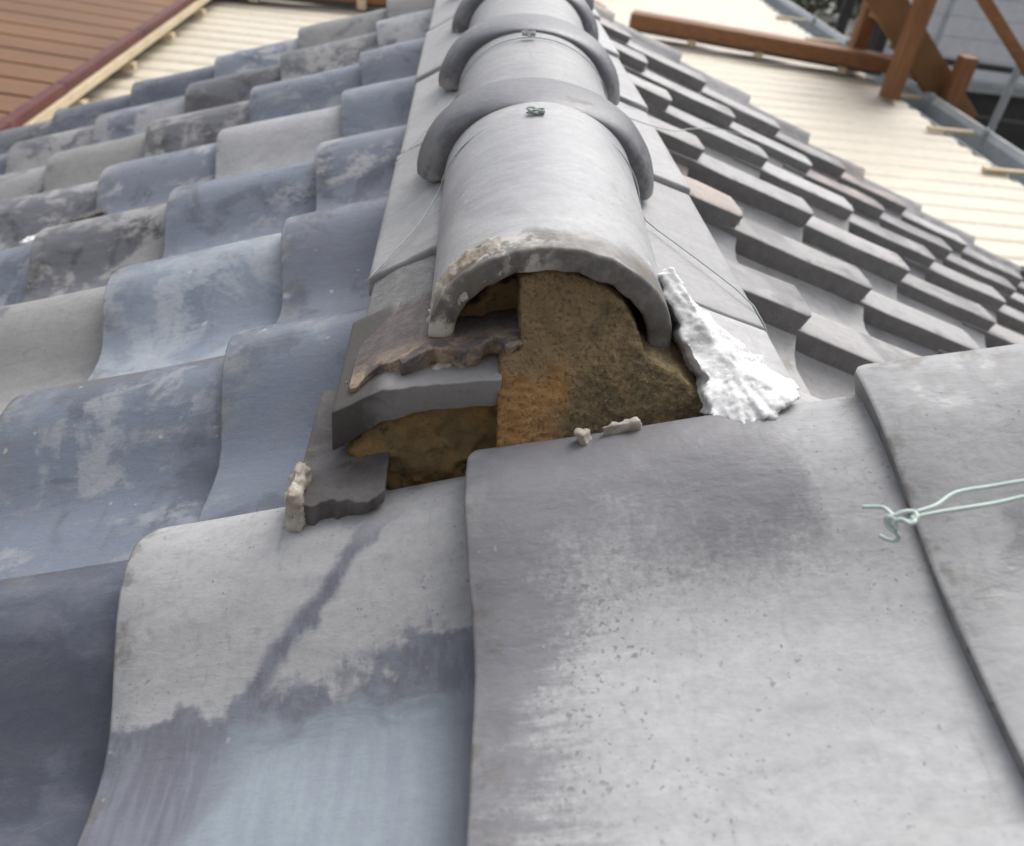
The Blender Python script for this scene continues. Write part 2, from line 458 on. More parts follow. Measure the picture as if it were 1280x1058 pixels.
def tile_mesh(name, amp=1.0, na=5, length=LEN, width=0.30, rc=0.022, seed=0, rough=0.0, lip=0.013, butt=0.0, bv=0.003, tail=0.02, cr=0.03):
    ts = [0, .004, .010, .018, .028, .040, .055, .070, .086, .102, .118, .134, .150, .166, .185, .205, .225, .245, .265, .283, width]
    v = []; nt_ = len(ts)
    for side in (0, 1):
        for k in range(na+1):
            for t in ts:
                a0 = 0.0
                if t < rc: a0 = rc - math.sqrt(max(0, rc*rc-(rc-t)**2))
                a = a0 + (length-a0)*k/na
                lp = lip*max(0, 1-t/0.016) if t < 0.016 else 0
                n = HC*(amp-1)*0 + (prof(t, tail=tail, cr=cr, edge=0.006 if cr < .04 else 0.003)-0.048)*amp + 0.048 - HC - 0.022*a/Ex - side*(TK+lp+butt*max(0, 1-a/0.03))
                if rough:
                    n += rough*noise.noise(Vector((a*14+seed, t*14, seed*2.0)))
                v.append((a, -t, n))
    N = (na+1)*nt_
    f = []
    for k in range(na):
        for i in range(nt_-1):
            q = (k*nt_+i, k*nt_+i+1, (k+1)*nt_+i+1, (k+1)*nt_+i)
            f.append(q); f.append(tuple(N+x for x in reversed(q)))
    for k in range(na):
        f.append((k*nt_, (k+1)*nt_, N+(k+1)*nt_, N+k*nt_))
        b_ = nt_-1
        f.append((k*nt_+b_, N+k*nt_+b_, N+(k+1)*nt_+b_, (k+1)*nt_+b_))
    for i in range(nt_-1):
        f.append((i, N+i, N+i+1, i+1))
        b_ = na*nt_
        f.append((b_+i, b_+i+1, N+b_+i+1, N+b_+i))
    me = fix(mesh(name, v, f))
    o = link('tmp', me, None, None)
    bevel(o, bv, 2, 50); bake(o)
    me = o.data
    bpy.data.objects.remove(o)
    me['edge'] = 1
    return me

M_EDGE = simple_mat('tile_edge_shade', (0.165, 0.162, 0.162), (0.22, 0.215, 0.212), 45, 0.85, 0.002, spec=0.25, third=(0.095, 0.092, 0.088), tscale=90)  # dark colour that imitates shade on the tile edges
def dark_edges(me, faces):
    """darker edge faces of a tile, shade painted into their colour: 'lip' = hump side, 'butt' = lower end"""
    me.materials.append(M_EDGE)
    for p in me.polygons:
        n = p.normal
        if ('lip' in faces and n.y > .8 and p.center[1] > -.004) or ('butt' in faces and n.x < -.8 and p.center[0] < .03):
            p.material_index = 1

roof = empty('tiled_roof', (0.06, 0.8, 0))
tag(roof, 'weathered grey clay tile roof with rounded ridge, its ridge end broken open', 'roof', kind='thing')
roof_off = Vector((0.06, 0.8, 0))

def slab_mesh(name, P, n, th):
    P = [Vector(p) for p in P]; n = Vector(n)
    v = P + [p-n*th for p in P]; k = len(P)
    f = [tuple(range(k)), tuple(range(2*k-1, k-1, -1))] + [(i, k+i, k+(i+1) % k, (i+1) % k) for i in range(k)]
    return fix(mesh(name, v, f))

def part(name, me, mat, parent=roof, smooth=True):
    o = link(name, me, mat, parent, smooth)
    o.location = -roof_off if parent is roof else (0, 0, 0)
    return o

nL = Vector((-s_, 0, c_)); nR = Vector((s_, 0, c_))
aL = Vector((c_, 0, s_)); aR = Vector((-c_, 0, s_))
def PL(sl, y, h=0): return Vector((0, y, 0)) - aL*sl + nL*h
def PRt(sl, y, h=0): return Vector((XR, y, ZR)) - aR*sl + nR*h

# sheathing boards carry the tiles of each slope
slopeL = part('slope', slab_mesh('slope', [PL(-.06, -.02, -.09), PL(-.06, 1.83, -.09), PL(2.1, 1.83, -.09), PL(2.1, -.02, -.09)], nL, .02), M_DECK, smooth=False)
slopeL['label'] = 'slope of bluish smoke-grey pan tiles falling to the left'
slopeF = part('slope', slab_mesh('slope', [PL(-1.1, -.9, -.09), PL(-1.1, -.022, -.09), PL(2.1, -.022, -.09), PL(2.1, -.9, -.09)], nL, .02), M_DECK, smooth=False)
slopeF['label'] = 'slope of large pale worn pan tiles across the near foreground'
slopeR = part('slope', slab_mesh('slope', [PRt(-.36, .0, -.062), PRt(-.36, 1.9, -.062), PRt(1.9, 1.9, -.062), PRt(1.9, .0, -.062)], nR, .02), M_DECK, smooth=False)
slopeR['label'] = 'slope of warm grey stepped pan tiles falling to the right'
# verge board under the foreground slope where it stands above the right-hand slope, and the walls below
vb = [PL(.05, -.024, -.085), PL(-1.05, -.024, -.085), PL(-1.05, -.024, -.6), PL(.05, -.024, -.6)]
part('verge_board', slab_mesh('verge_board', vb, (0, -1, 0), .02), M_DECK, smooth=False)
M_WALL = simple_mat('render_wall', (0.42, 0.39, 0.34), (0.5, 0.47, 0.42), 3, 0.9)
gw = [(-1.6, 1.7, -.82), (.06, 1.7, -.12), (1.6, 1.7, -.78), (1.6, 1.7, -4.2), (-1.6, 1.7, -4.2)]
part('gable_wall', slab_mesh('gable_wall', gw, (0, 1, 0), .1), M_WALL, smooth=False)

def basis(a, n, yv):
    m = Matrix((a, yv, n)).transposed().to_4x4()
    return m
BL = basis(aL, nL, Vector((0, 1, 0))); BR = basis(aR, nR, Vector((0, -1, 0)))

tm_base = {}
def tmesh(key):
    if key not in tm_base:
        me = tile_mesh('roof_tile', seed=len(tm_base)*3.3, rough=0.0025)
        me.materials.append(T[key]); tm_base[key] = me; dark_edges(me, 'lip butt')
    return tm_base[key]

def rmesh(key):
    k = 'R'+key
    if k not in tm_base:
        me = tile_mesh('roof_tile', seed=len(tm_base)*3.3, rough=0.0025, rc=0.008, lip=0.015, bv=0.002, tail=0.047, cr=0.062)
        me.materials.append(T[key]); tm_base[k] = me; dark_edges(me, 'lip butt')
    return tm_base[k]

def put_tile(B, P, parent, key, me=None, jit=1.0, rot=(0, 0, 0), off=(0, 0, 0)):
    me = me or tmesh(key)
    o = bpy.data.objects.new('roof_tile', me); C.objects.link(o)
    o.parent = parent
    m = B.copy()
    J = Matrix.Rotation(R(random.uniform(-1.3, 1.3)*jit+rot[2]), 4, 'Z') @ Matrix.Rotation(R(random.uniform(-.9, .9)*jit+rot[0]), 4, 'X') @ Matrix.Rotation(R(rot[1]), 4, 'Y')
    Pp = Vector(P) + B.to_3x3() @ (Vector(off) + Vector((random.uniform(-.005, .005), random.uniform(-.004, .004), random.uniform(-.001, .002)))*jit)
    m.translation = Pp
    o.matrix_local = m @ J
    return o

LKEY = {(2,0):'dark', (1,1):'blue', (2,1):'blue', (1,2):'mix', (2,2):'paleblue', (3,2):'dusty', (1,3):'mix', (2,3):'blue', (3,3):'blue', (4,3):'blue',
        (1,4):'blue', (2,4):'light', (3,4):'mix', (4,4):'sooty', (3,5):'sooty', (2,6):'sooty', (5,4):'mix', (4,5):'dusty', (5,5):'sooty', (1,5):'mix', (2,5):'blue', (1,6):'mix', (3,6):'sooty', (1,7):'dusty', (3,3):'sooty'}
for j in range(1, 8):
    for i in range(1, 10):
        k = LKEY.get((i, j)) or random.choice(['blue', 'mix', 'dusty', 'dark', 'sooty', 'mix'])
        put_tile(BL, PL(i*Ex, j*Wd), slopeL, k)
# foreground run
me_f = tile_mesh('roof_tile', amp=.72, seed=1.7, rough=0.003, na=12, rc=.010); me_f.materials.append(T['front'])
me_l = tile_mesh('roof_tile', seed=4.1, rough=0.003, na=12); me_l.materials.append(T['left'])
me_s = tile_mesh('roof_tile', amp=.8, seed=8.4, rough=0.003, na=12, rc=.012, butt=.022); me_s.materials.append(T['side'])
me_d = tile_mesh('roof_tile', seed=9.4, rough=0.003, na=12); me_d.materials.append(T['dark'])
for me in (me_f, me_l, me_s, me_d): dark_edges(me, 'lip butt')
for i in range(-4, 9):
    for j in (0, -1, -2):
        jt = 0.0 if j == 0 and -2 < i < 3 else 0.6
        if j == 0:
            me = {0: me_f, 1: me_l, -1: me_s, 2: me_d}.get(i)
            rz, of = {0: (-2.4, (.002, 0, 0)), -1: (-4.2, (.014, .002, -.010))}.get(i, (0, (0, 0, 0)))
            put_tile(BL, PL(i*Ex, 0), slopeF, 'blue' if i > 2 else 'side', me, jt, (0, 0, rz), of)
        else:
            put_tile(BL, PL(i*Ex, j*Wd), slopeF, ['side', 'mix', 'blue'][i % 3], None, jt)
# right-hand slope
for j in range(-3, 5):
    for k in range(0, 8):
        if j == -3 and k < 2: continue
        key = 'right_warm' if (j*5+k*3) % 4 == 0 else 'right'
        if (j, k) in ((2, 1), (1, 1), (2, 2), (3, 2), (0, 2)): key = 'right_pale'
        put_tile(BR, PRt(k*Ex, YR+j*Wd, 0.026), slopeR, key, rmesh(key))

# ------------------------------------------------------------------ ridge
ridge = part('ridge', fix(mesh('ridge', [(-.075,.10,-.08),(.225,.10,-.08),(.20,.10,.012),(.13,.10,.042),(.10,.10,.085),(.055,.10,.10),(.01,.10,.085),(-.02,.10,.04),(-.07,.10,.0),
                                      (-.075,1.8,-.08),(.225,1.8,-.08),(.20,1.8,.012),(.15,1.8,.042),(.12,1.8,.085),(.085,1.8,.10),(.03,1.8,.085),(.0,1.8,.04),(-.07,1.8,.0)],
    [tuple(range(9)), tuple(range(17, 8, -1))]+[(i, (i+1) % 9, 9+(i+1) % 9, 9+i) for i in range(9)])), M_MOSS, smooth=False)
ridge['label'] = 'ridge of round collared tiles laid over flat tiles and clay'

def axis_x(y): return 0.052 + 0.030*y

def arch_tile(name, y0, y1, collar, hw0, hw1, rise0, rise1, zb, mat, cmat=None, rim_noise=0.0, collar_add=0.026, thick=0.017):
    """half-round ridge tile; collar = rolled band round the near end"""
    ring = []   # (y, add)
    if collar:
        ca = collar_add
        ring = [(0, .001), (0, .42*ca), (.008, .72*ca), (.022, .93*ca), (.042, ca), (.064, .95*ca), (.082, .76*ca), (.094, .42*ca), (.102, .12*ca), (.110, 0)]
        ring += [(y, 0) for y in np.linspace(.14, y1-y0, 7)]
    else:
        ring = [(y, 0) for y in np.concatenate(([0, .004], np.linspace(.012, y1-y0, 14)))]
    NS = 40
    v = []; f = []
    L = y1-y0
    def sect(y, add, inner):
        u = y/L
        hw = hw0+(hw1-hw0)*u; rs = rise0+(rise1-rise0)*u
        out = []
        for k in range(NS+1):
            ph = math.pi*k/NS
            a = hw+add-inner; b = rs+add*0.25-inner
            x = axis_x(y0+y) - a*math.cos(ph); z = zb + b*math.sin(ph)**0.92
            ext = 0.0
            if add > 0: z -= add*0.15*max(0, abs(math.cos(ph))-0.72)/0.28
            yy = y0+y
            if rim_noise and y < 0.02:
                yy += rim_noise*(noise.noise(Vector((ph*5, 3.3, inner*60)))+0.6*noise.noise(Vector((ph*14, 1.3, inner*60))))*(1-y/0.02)
            out.append((x, yy, z))
        return out
    rows = [sect(y, a, 0) for y, a in ring] + [sect(y, 0 if not collar or y > .02 else 0.0, thick) for y, a in reversed(ring)]
    for r_ in rows: v += r_
    m = len(rows)
    for i in range(m):
        i2 = (i+1) % m
        for k in range(NS):
            f.append((i*(NS+1)+k, i*(NS+1)+k+1, i2*(NS+1)+k+1, i2*(NS+1)+k))
    f.append(tuple(i*(NS+1) for i in range(m)))
    f.append(tuple(i*(NS+1)+NS for i in range(m-1, -1, -1)))
    me = fix(mesh(name, v, f))
    me.materials.append(mat)
    if cmat:
        me.materials.append(cmat)
        nr = len(ring)
        for p in me.polygons:
            if len(p.vertices) == 4 and p.center[1] < y0+.103:
                p.material_index = 1
    o = part(name, me, None, ridge)
    bevel(o, .003, 2, 50); bake(o)
    return o

# end tile: rim stained by old mortar
def sp_rim(g, sep, v, worn, mid, fine, streak):
    return worn
def rim_mat():
    m = tile_mat('ridge_end_tile', (0.30, 0.30, 0.312), (0.375, 0.375, 0.38), 0.55, (0.2, 0.2, 0.21), 0.3, None, False, (0.42, 0.6), grime=0.0)
    t = m.node_tree; g = NG(t); b = t.nodes['Principled BSDF']
    old = b.inputs['Base Color'].links[0].from_socket
    tc = g.n('ShaderNodeTexCoord').outputs['Object']; sep = g.n('ShaderNodeSeparateXYZ'); g.l(tc, sep.inputs[0])
    n = g.noise(tc, 45, 5, 0.65); n2 = g.noise(tc, 120, 4, 0.7)
    edge = g.math('ADD', sep.outputs[1], g.math('MULTIPLY', g.math('SUBTRACT', n, 0.5), 0.035))
    near = g.step(edge, 0.088, 0.066)
    dirty = g.mix(g.step(n2, 0.4, 0.65), (0.128, 0.122, 0.115), (0.195, 0.184, 0.172))
    left = g.step(sep.outputs[0], 0.06, 0.03)
    dirty = g.mix(g.math('MULTIPLY', left, g.step(n, 0.42, 0.58)), dirty, (0.56, 0.54, 0.50))
    dirty = g.mix(g.math('MULTIPLY', g.step(g.noise(tc, 30, 3), 0.52, 0.62), 0.7), dirty, (0.16, 0.14, 0.11))
    g.l(g.mix(near, old, dirty), b.inputs['Base Color'])
    return m
M_RIM = rim_mat()
arch_tile('ridge_tile', .052, .40, False, .0835, .092, .074, .080, .050, M_RIM, None, .006)
ys = [.338, .643, .95, 1.255, 1.56]
for n_, y in enumerate(ys):
    big = n_ == 3
    arch_tile('ridge_tile', y, y+.37, True, .090, .0925, .078, .079, .046, T['ridge'], T['collar'], 0, 0.05 if big else 0.030)

# flat ridge tiles (two courses of overlapping plates each side)
def plate(name, prof_top, y0, y1, th, mat, jag=0.0, seed=0, ny=10, bev=.003, drop=0.0, parent=ridge, sub=4):
    xs = []; zs = []
    for (xa, za), (xb, zb_) in zip(prof_top[:-1], prof_top[1:]):
        for k in range(sub):
            xs.append(xa+(xb-xa)*k/sub); zs.append(za+(zb_-za)*k/sub)
    xs.append(prof_top[-1][0]); zs.append(prof_top[-1][1])
    n = len(xs); v = []; f = []
    thf = th if callable(th) else (lambda u: th)
    for side in (0, 1):
        for k in range(ny+1):
            for i in range(n):
                u = i/(n-1)
                y = y0+(y1-y0)*k/ny
                wgt = (1-k/ny)**3
                jn = jag*(noise.noise(Vector((xs[i]*60, seed, side*.35)))+.5*noise.noise(Vector((xs[i]*170, seed+5, side*.6)))+.7*(noise.cell(Vector((xs[i]*150, seed+2, side*.4)))-.5))*wgt
                z = zs[i] - side*thf(u) - drop*k/ny
                z += jag*.25*noise.noise(Vector((xs[i]*40, y*40, seed+side)))
                v.append((xs[i], y+jn, z))
    N = (ny+1)*n
    for k in range(ny):
        for i in range(n-1):
            q = (k*n+i, k*n+i+1, (k+1)*n+i+1, (k+1)*n+i)
            f.append(q); f.append(tuple(N+x for x in reversed(q)))
        f.append((k*n, (k+1)*n, N+(k+1)*n, N+k*n)); b_ = n-1
        f.append((k*n+b_, N+k*n+b_, N+(k+1)*n+b_, (k+1)*n+b_))
    for i in range(n-1):
        f.append((i, N+i, N+i+1, i+1)); b_ = ny*n
        f.append((b_+i, b_+i+1, N+b_+i+1, N+b_+i))
    o = part(name, fix(mesh(name, v, f)), mat, parent)
    bevel(o, bev, 2, 45); bake(o)
    return o

ptL = [(-.088, .010), (-.064, .025), (-.036, .044), (-.012, .052)]
ptR = [(.112, .056), (.148, .047), (.20, .030), (.248, .016)]
ptL2 = [(-.094, -.012), (-.06, .004), (-.02, .02)]
ptR2 = [(.16, .018), (.21, .002), (.258, -.014)]
yb = [.20, .50, .80, 1.10, 1.40]
for n_, y in enumerate(yb):
    dx = random.uniform(-.003, .003)
    sh = lambda P, d, e: [(x+d+.006*y, z+e) for x, z in P]
    plate('flat_ridge_tile', sh(ptL, dx, random.uniform(-.001, .002)), y, y+.298, .020, T['noshi'], 0, n_, drop=.003)
    plate('flat_ridge_tile', sh(ptR, -dx*.3, 0), y-.04, y+.258, .015, T['noshi'], 0, n_, drop=.006)
    plate('flat_ridge_tile', sh(ptR2, -dx, 0), y-.16, y+.138, .016, T['noshi'], 0, n_, drop=.004)
plate('flat_ridge_tile', ptR, .045, .158, .015, T['noshi'], 0, 33)

# the opened end, left side: three broken flat tiles in steps
def stain_mat():
    m, t, b = newmat('stained_flat_tile'); g = NG(t)
    tc = g.n('ShaderNodeTexCoord').outputs['Object']; sep = g.n('ShaderNodeSeparateXYZ'); g.l(tc, sep.inputs[0])
    n = g.noise(tc, 40, 6, 0.65, 0.5); n2 = g.noise(tc, 95, 5, 0.7); n3 = g.noise(tc, 300, 3, 0.6)
    y = g.math('ADD', sep.outputs[1], g.math('MULTIPLY', g.math('SUBTRACT', n, 0.5), 0.09))
    grey = g.mix(g.step(n2, 0.35, 0.65), (0.14, 0.142, 0.142), (0.20, 0.198, 0.194))
    brn = g.mix(g.step(n2, 0.4, 0.62), (0.095, 0.08, 0.078), (0.14, 0.118, 0.112))
    pale = g.mix(g.step(n2, 0.4, 0.7), (0.36, 0.28, 0.20), (0.20, 0.13, 0.085))
    col = g.mix(g.step(y, 0.135, 0.105), grey, brn)
    col = g.mix(g.math('MULTIPLY', g.step(y, 0.066, 0.042), g.step(n, 0.42, 0.56)), col, pale)
    col = g.mix(g.math('MULTIPLY', g.step(n3, 0.55, 0.7), 0.5), col, (0.09, 0.08, 0.07))
    g.l(col, b.inputs['Base Color']); b.inputs['Roughness'].default_value = 0.8
    g.l(g.bump(n3, 0.5, 0.0012, g.bump(n, 0.5, 0.004)), b.inputs['Normal'])
    return m
M_STAIN = stain_mat()
def core_mat():
    # grey fired core of the broken tile: clean on the right, shade of the outer lip painted in dark
    m, t, b = newmat('broken_tile_core'); g = NG(t)
    tc = g.n('ShaderNodeTexCoord').outputs['Object']; sep = g.n('ShaderNodeSeparateXYZ'); g.l(tc, sep.inputs[0])
    n = g.noise(tc, 30, 5, 0.6, 0.4); n3 = g.noise(tc, 240, 4, 0.7)
    x = g.math('ADD', sep.outputs[0], g.math('MULTIPLY', g.math('SUBTRACT', n, 0.5), 0.05))
    col = g.mix(g.step(x, -0.068, -0.045), (0.075, 0.068, 0.065), (0.225, 0.218, 0.218))
    col = g.mix(g.math('MULTIPLY', g.step(n3, 0.5, 0.7), 0.35), col, (0.12, 0.11, 0.10))
    g.l(col, b.inputs['Base Color']); b.inputs['Roughness'].default_value = 0.75
    g.l(g.bump(n3, 0.4, 0.0008, g.bump(n, 0.3, 0.003)), b.inputs['Normal'])
    return m
o = plate('broken_tile', [(-.080, .019), (-.060, .034), (-.034, .050), (0, .058), (.034, .066)], .036, .205, lambda u: .013+.009*math.sin(math.pi*min(1, u*1.1)), M_STAIN, .007, 3, 26, .0009, drop=.012, sub=12)
o['label'] = 'broken flat tile stained brown by mortar at the ridge end'
o = plate('broken_tile', [(-.089, .010), (-.056, .031), (-.025, .0385), (.020, .047)], .016, .13, lambda u: .034-.013*min(1, u*1.6), core_mat(), .0012, 9, 18, .0010, sub=10)
o = plate('broken_tile', [(-.109, -.035), (-.088, -.031), (-.068, -.026), (-.050, -.020)], -.024, .10, lambda u: .021-.011*u, M_DARKT, .0045, 21, 18, .0012, sub=7)
# clay, moss and plaster
def unp(x, y, n, cc):
    d = fw + rt2*((x-640)/1017.5) - up2*((y-480)/1017.5)
    n = Vector(n)
    return CAM + d*((cc-n.dot(CAM))/n.dot(d))
nC = Vector((0, -.1, .065)).normalized(); cC = nC.dot(Vector((0, .004, .02)))
clay_out = [(650,348),(672,340),(700,338),(745,352),(780,380),(796,412),(808,450),(850,470),(905,526),(898,550),(760,568),(622,580),(622,500),(626,452),(652,440)]
lump('clay_fill', [unp(x, y, nC, cC) for x, y in clay_out], (0, .11, .004), M_CLAY, ridge, .0017, .0016, .03, 2, .0009, .004, .003)
moss_out = [(434,568),(450,540),(530,508),(668,492),(668,575),(596,622),(545,616),(498,628),(470,606),(460,584)]
lump('mossy_mud', [unp(x, y, (0, 1, -.25), .021+.25*.01) for x, y in moss_out], (0, .09, .01), M_MOSSB, ridge, .0022, .004, .025, 6, .002, .008)
cav = [(556,428),(575,392),(612,362),(660,346),(668,430),(600,436)]
lump('mossy_mud', [unp(x, y, (0, 1, 0), .082) for x, y in cav], (0, .05, .0), M_MOSSB, ridge, .0028, .006, .02, 15, .003, .008)
# white plaster wedge on the right of the opening
Pl = [(.127,.085,.094),(.137,.092,.097),(.148,.085,.085),(.166,.078,.071),(.19,.072,.057),(.215,.064,.042),(.240,.058,.028)]
Pl += [unp(x, y, nL, -.0145) for x, y in ((1000,502),(968,522),(935,536),(908,530),(890,520))]
Pl += [(.154,.020,.056),(.143,.040,.064),(.1365,.062,.078)]
rp = random.Random(3); Pf = []
Pl = [Vector(p) for p in Pl]
for k in range(len(Pl)):
    a, b = Pl[k], Pl[(k+1) % len(Pl)]
    for q in range(4):
        p = a.lerp(b, q/4); jx = (b-a).cross(Vector((.1, -.8, .55))).normalized()
        Pf.append(p + jx*rp.uniform(-.0032, .0032) + (b-a).normalized()*rp.uniform(-.001, .001))
o = lump('plaster_wedge', Pf, (.004, .045, -.03), M_PLASTER, ridge, .0015, .0022, .024, 4, .0007, .004, .0)
o['label'] = 'crumbling bright white plaster wedge beside the ridge end'
# plaster remnants on the rim of the end tile and at the lower broken tile
def on_rim(ph, dr, y):
    return Vector((axis_x(.05) - (.0835+dr)*math.cos(ph), y, .050+(.074+dr)*math.sin(ph)**.92))
rim = [on_rim(R(a), .001, .060) for a in (4, 14, 24, 34, 44, 54, 62)] + [on_rim(R(a), -.012, .050) for a in (58, 46, 34, 22, 12, 6)]
lump('mortar_residue', rim, (0, .016, .003), M_OLDPL, ridge, .0018, .0022, .012, 5, .0012, .005)
wp = [(-.1105,-.030,-.022),(-.103,-.030,-.026),(-.100,-.032,-.045),(-.104,-.034,-.060),(-.112,-.030,-.062),(-.114,-.024,-.045)]
lump('mortar_residue', wp, (0, .03, .004), M_OLDPL, ridge, .0018, .003, .01, 8, .002, .006)
mr = [(-.084,.034,.012),(-.062,.034,.014),(-.040,.033,.022),(-.02,.034,.03),(-.012,.034,.042),(-.03,.036,.036),(-.05,.035,.026),(-.07,.035,.02)]
lump('mortar_residue', mr, (0, .012, .002), M_OLDPL, ridge, .0018, .003, .012, 9, .002, .006)

# ------------------------------------------------------------------ loose bits and cords
def chip(pts, label, depth=(0, .008, -.006), mat=M_OLDPL, seed=1, vox=.0018, name='plaster_chip', d1=.003):
    o = lump(name, pts, depth, mat, None, vox, d1, .01, seed, .001, .004)
    tag(o, label, 'plaster chip', 'loose plaster chips')
    return o
def tile_surf(sl, t, h=0.0):
    """point on the top of foreground tile with local coordinates up the slope / away from hump"""
    return Vector((0, 0, 0)) + aL*sl + Vector((0, -t, 0)) + nL*(prof(t)-HC-.022*sl/Ex+h)
def blob_on(sl, t, ra, rt_, label, seed, hgt=.006, tilt=0.0, npt=9):
    pts = []
    for k in range(npt):
        a = 2*math.pi*k/npt; rr = 1+.3*math.sin(3*a+seed)+.15*math.sin(5*a+2*seed)
        pts.append(tile_surf(sl+ra*rr*math.cos(a)+tilt*math.sin(a)*rt_, t+rt_*rr*math.sin(a), hgt))
    return chip(pts, label, tuple(-nL*(hgt+.004)), M_OLDPL, seed, .0016, d1=.002)
blob_on(.078, .014, .005, .0045, 'small round pale plaster crumb on the tile below the clay', 3)
blob_on(.104, .009, .012, .004, 'longer buff plaster chip on the tile just below the clay', 6, .005)

def cord(name, pts, r, label):
    o = tube(name, pts, r, M_CORD, None, 8)
    return tag(o, label, 'cord')
def over_ridge(y, hw, rise, zb, ph, dr=.0015):
    return Vector((axis_x(y) - (hw+dr)*math.cos(ph), y, zb+(rise+dr)*math.sin(ph)**.92))

def ridge_cord(y0, label, yknot, right_tail, left_tail):
    root = empty('tie_cord', over_ridge(y0, .09, .078, .046, R(85)))
    tag(root, label, 'cord', 'cords tied round the ridge')
    off = -root.location
    pts = left_tail + [over_ridge(y0-.025+.05*math.sin(R(a))*yknot, .0915, .0795, .046, R(a)) for a in range(8, 175, 8)] + right_tail
    o = tube('strand', pts, .0007, M_CORDR, root, 6, sub=3); o.location = off
    k0 = over_ridge(y0-.025+.05*yknot, .0915, .0795, .048, R(82))
    kn = []
    for q in range(26):
        a = q*.95
        kn.append(k0 + Vector((.007*math.sin(a*1.3)+.002*math.sin(a*3), .004*math.cos(a), .0022+.0022*math.sin(a*2.1))))
    o = tube('knot', kn, .0009, M_CORDR, root, 6, sub=3); o.location = off
    return root
ridge_cord(.305, 'pale green cord tied over the ridge tile before the nearest collar', .6,
           [Vector((.162, .29, .046)), Vector((.20, .25, .034)), Vector((.245, .19, .02)), Vector((.262, .16, -.01))],
           [Vector((-.0865, .19, .0118)), Vector((-.062, .225, .030)), Vector((-.046, .25, .042))])
ridge_cord(.60, 'pale green cord tied over the ridge tile behind the nearest collar', .6,
           [Vector((.175, .62, .046)), Vector((.26, .66, .018)), Vector((.33, .80, -.02)), Vector((.42, .95, -.06)), Vector((.52, 1.05, -.10))],
           [Vector((-.0845, .46, .0128)), Vector((-.06, .50, .031)), Vector((-.044, .53, .043))])

def on_H(px, py, h=0.004):
    """point on the mottled side tile (one step up the slope)"""
    n = nL; return unp(px, py, n, n.dot(Vector((0, 0, 0)))+h)
root = empty('tie_cord', on_H(1125, 650)); tag(root, 'doubled pale green cord knotted at the dark edge of the right front tile', 'cord')
def side_tube(name, px, hs, r=.00105):
    pts = [on_H(x, y, h) for (x, y), h in zip(px, hs)]
    o = tube(name, pts, r, M_CORD, root, 8, sub=5); o.location = -root.location
HS = -.0145
side_tube('strand', [(1145,640),(1170,632),(1195,616),(1240,608),(1290,600),(1400,585)], [.006,.003,.0,-.004,-.006,-.01])
side_tube('strand', [(1140,647),(1170,641),(1215,634),(1250,628),(1290,619),(1400,600)], [.006,.002,-.002,-.006,-.009,-.014])
side_tube('strand', [(1078,634),(1092,634),(1105,635),(1114,642),(1122,650),(1140,652),(1146,647),(1143,640),(1130,640),(1116,646)], [-.004,-.003,.0,.004,.007,.008,.009,.009,.01,.009])
side_tube('strand', [(1116,646),(1109,646),(1107,653),(1113,662),(1119,664),(1121,655),(1115,647),(1110,650),(1116,660),(1120,667),(1124,671),(1119,676),(1110,675),(1100,670)], [.009,.007,.005,.004,.005,.007,.009,.007,.004,.002,.0,-.002,-.003,-.004])
side_tube('strand', [(1118,652),(1128,650),(1137,655),(1144,652),(1140,646)], [.008,.010,.009,.009,.008])

# ------------------------------------------------------------------ cream metal roof below, behind the tiled roof
M_CREAM = simple_mat('cream_paint', (0.63, 0.57, 0.46), (0.585, 0.525, 0.42), 2.5, 0.5, 0.001, (0.3, 1, 1), third=(0.66, 0.59, 0.46), tscale=7)
M_CREAMW = simple_mat('pale_wood', (0.62, 0.52, 0.36), (0.52, 0.42, 0.28), 8, 0.8, 0.002)
M_ZINC = simple_mat('galvanised_steel', (0.33, 0.35, 0.36), (0.42, 0.44, 0.45), 6, 0.45, 0.001, metal=0.3)
M_SHADE = simple_mat('dark_fascia_and_shade', (0.10, 0.105, 0.11), (0.14, 0.145, 0.15), 4, 0.8)
M_BROWN = simple_mat('brown_roof_paint', (0.19, 0.09, 0.035), (0.15, 0.07, 0.03), 3, 0.6, 0.002, (0.25, 1, 1), third=(0.215, 0.108, 0.05), tscale=9)
M_RED = simple_mat('dark_red_trim', (0.12, 0.03, 0.025), (0.085, 0.024, 0.022), 9, 0.6, 0.002, third=(0.16, 0.06, 0.045), tscale=14)
M_TIMBER = simple_mat('brown_stained_timber', (0.25, 0.115, 0.05), (0.19, 0.085, 0.038), 5, 0.7, 0.002, (0.6, 9, 9), third=(0.29, 0.14, 0.07), tscale=9)
M_POST = simple_mat('brown_stained_post', (0.25, 0.115, 0.05), (0.16, 0.07, 0.03), 5, 0.7, 0.002, (9, 9, 0.6), third=(0.29, 0.14, 0.07), tscale=9)
M_DTIMB = simple_mat('brown_stained_plank', (0.20, 0.105, 0.04), (0.155, 0.08, 0.032), 7, 0.7, 0.002)
ZC = -0.95; PITCH = 0.172
mr_ = empty('metal_roof', (0.6, 5.0, ZC))
tag(mr_, 'low cream ribbed metal roof spread out behind the tiled roof', 'roof', kind='thing')
def mpart(name, me, mat, parent, root, smooth=False):
    o = link(name, me, mat, parent, smooth)
    if parent is root: o.location = -root.location
    return o
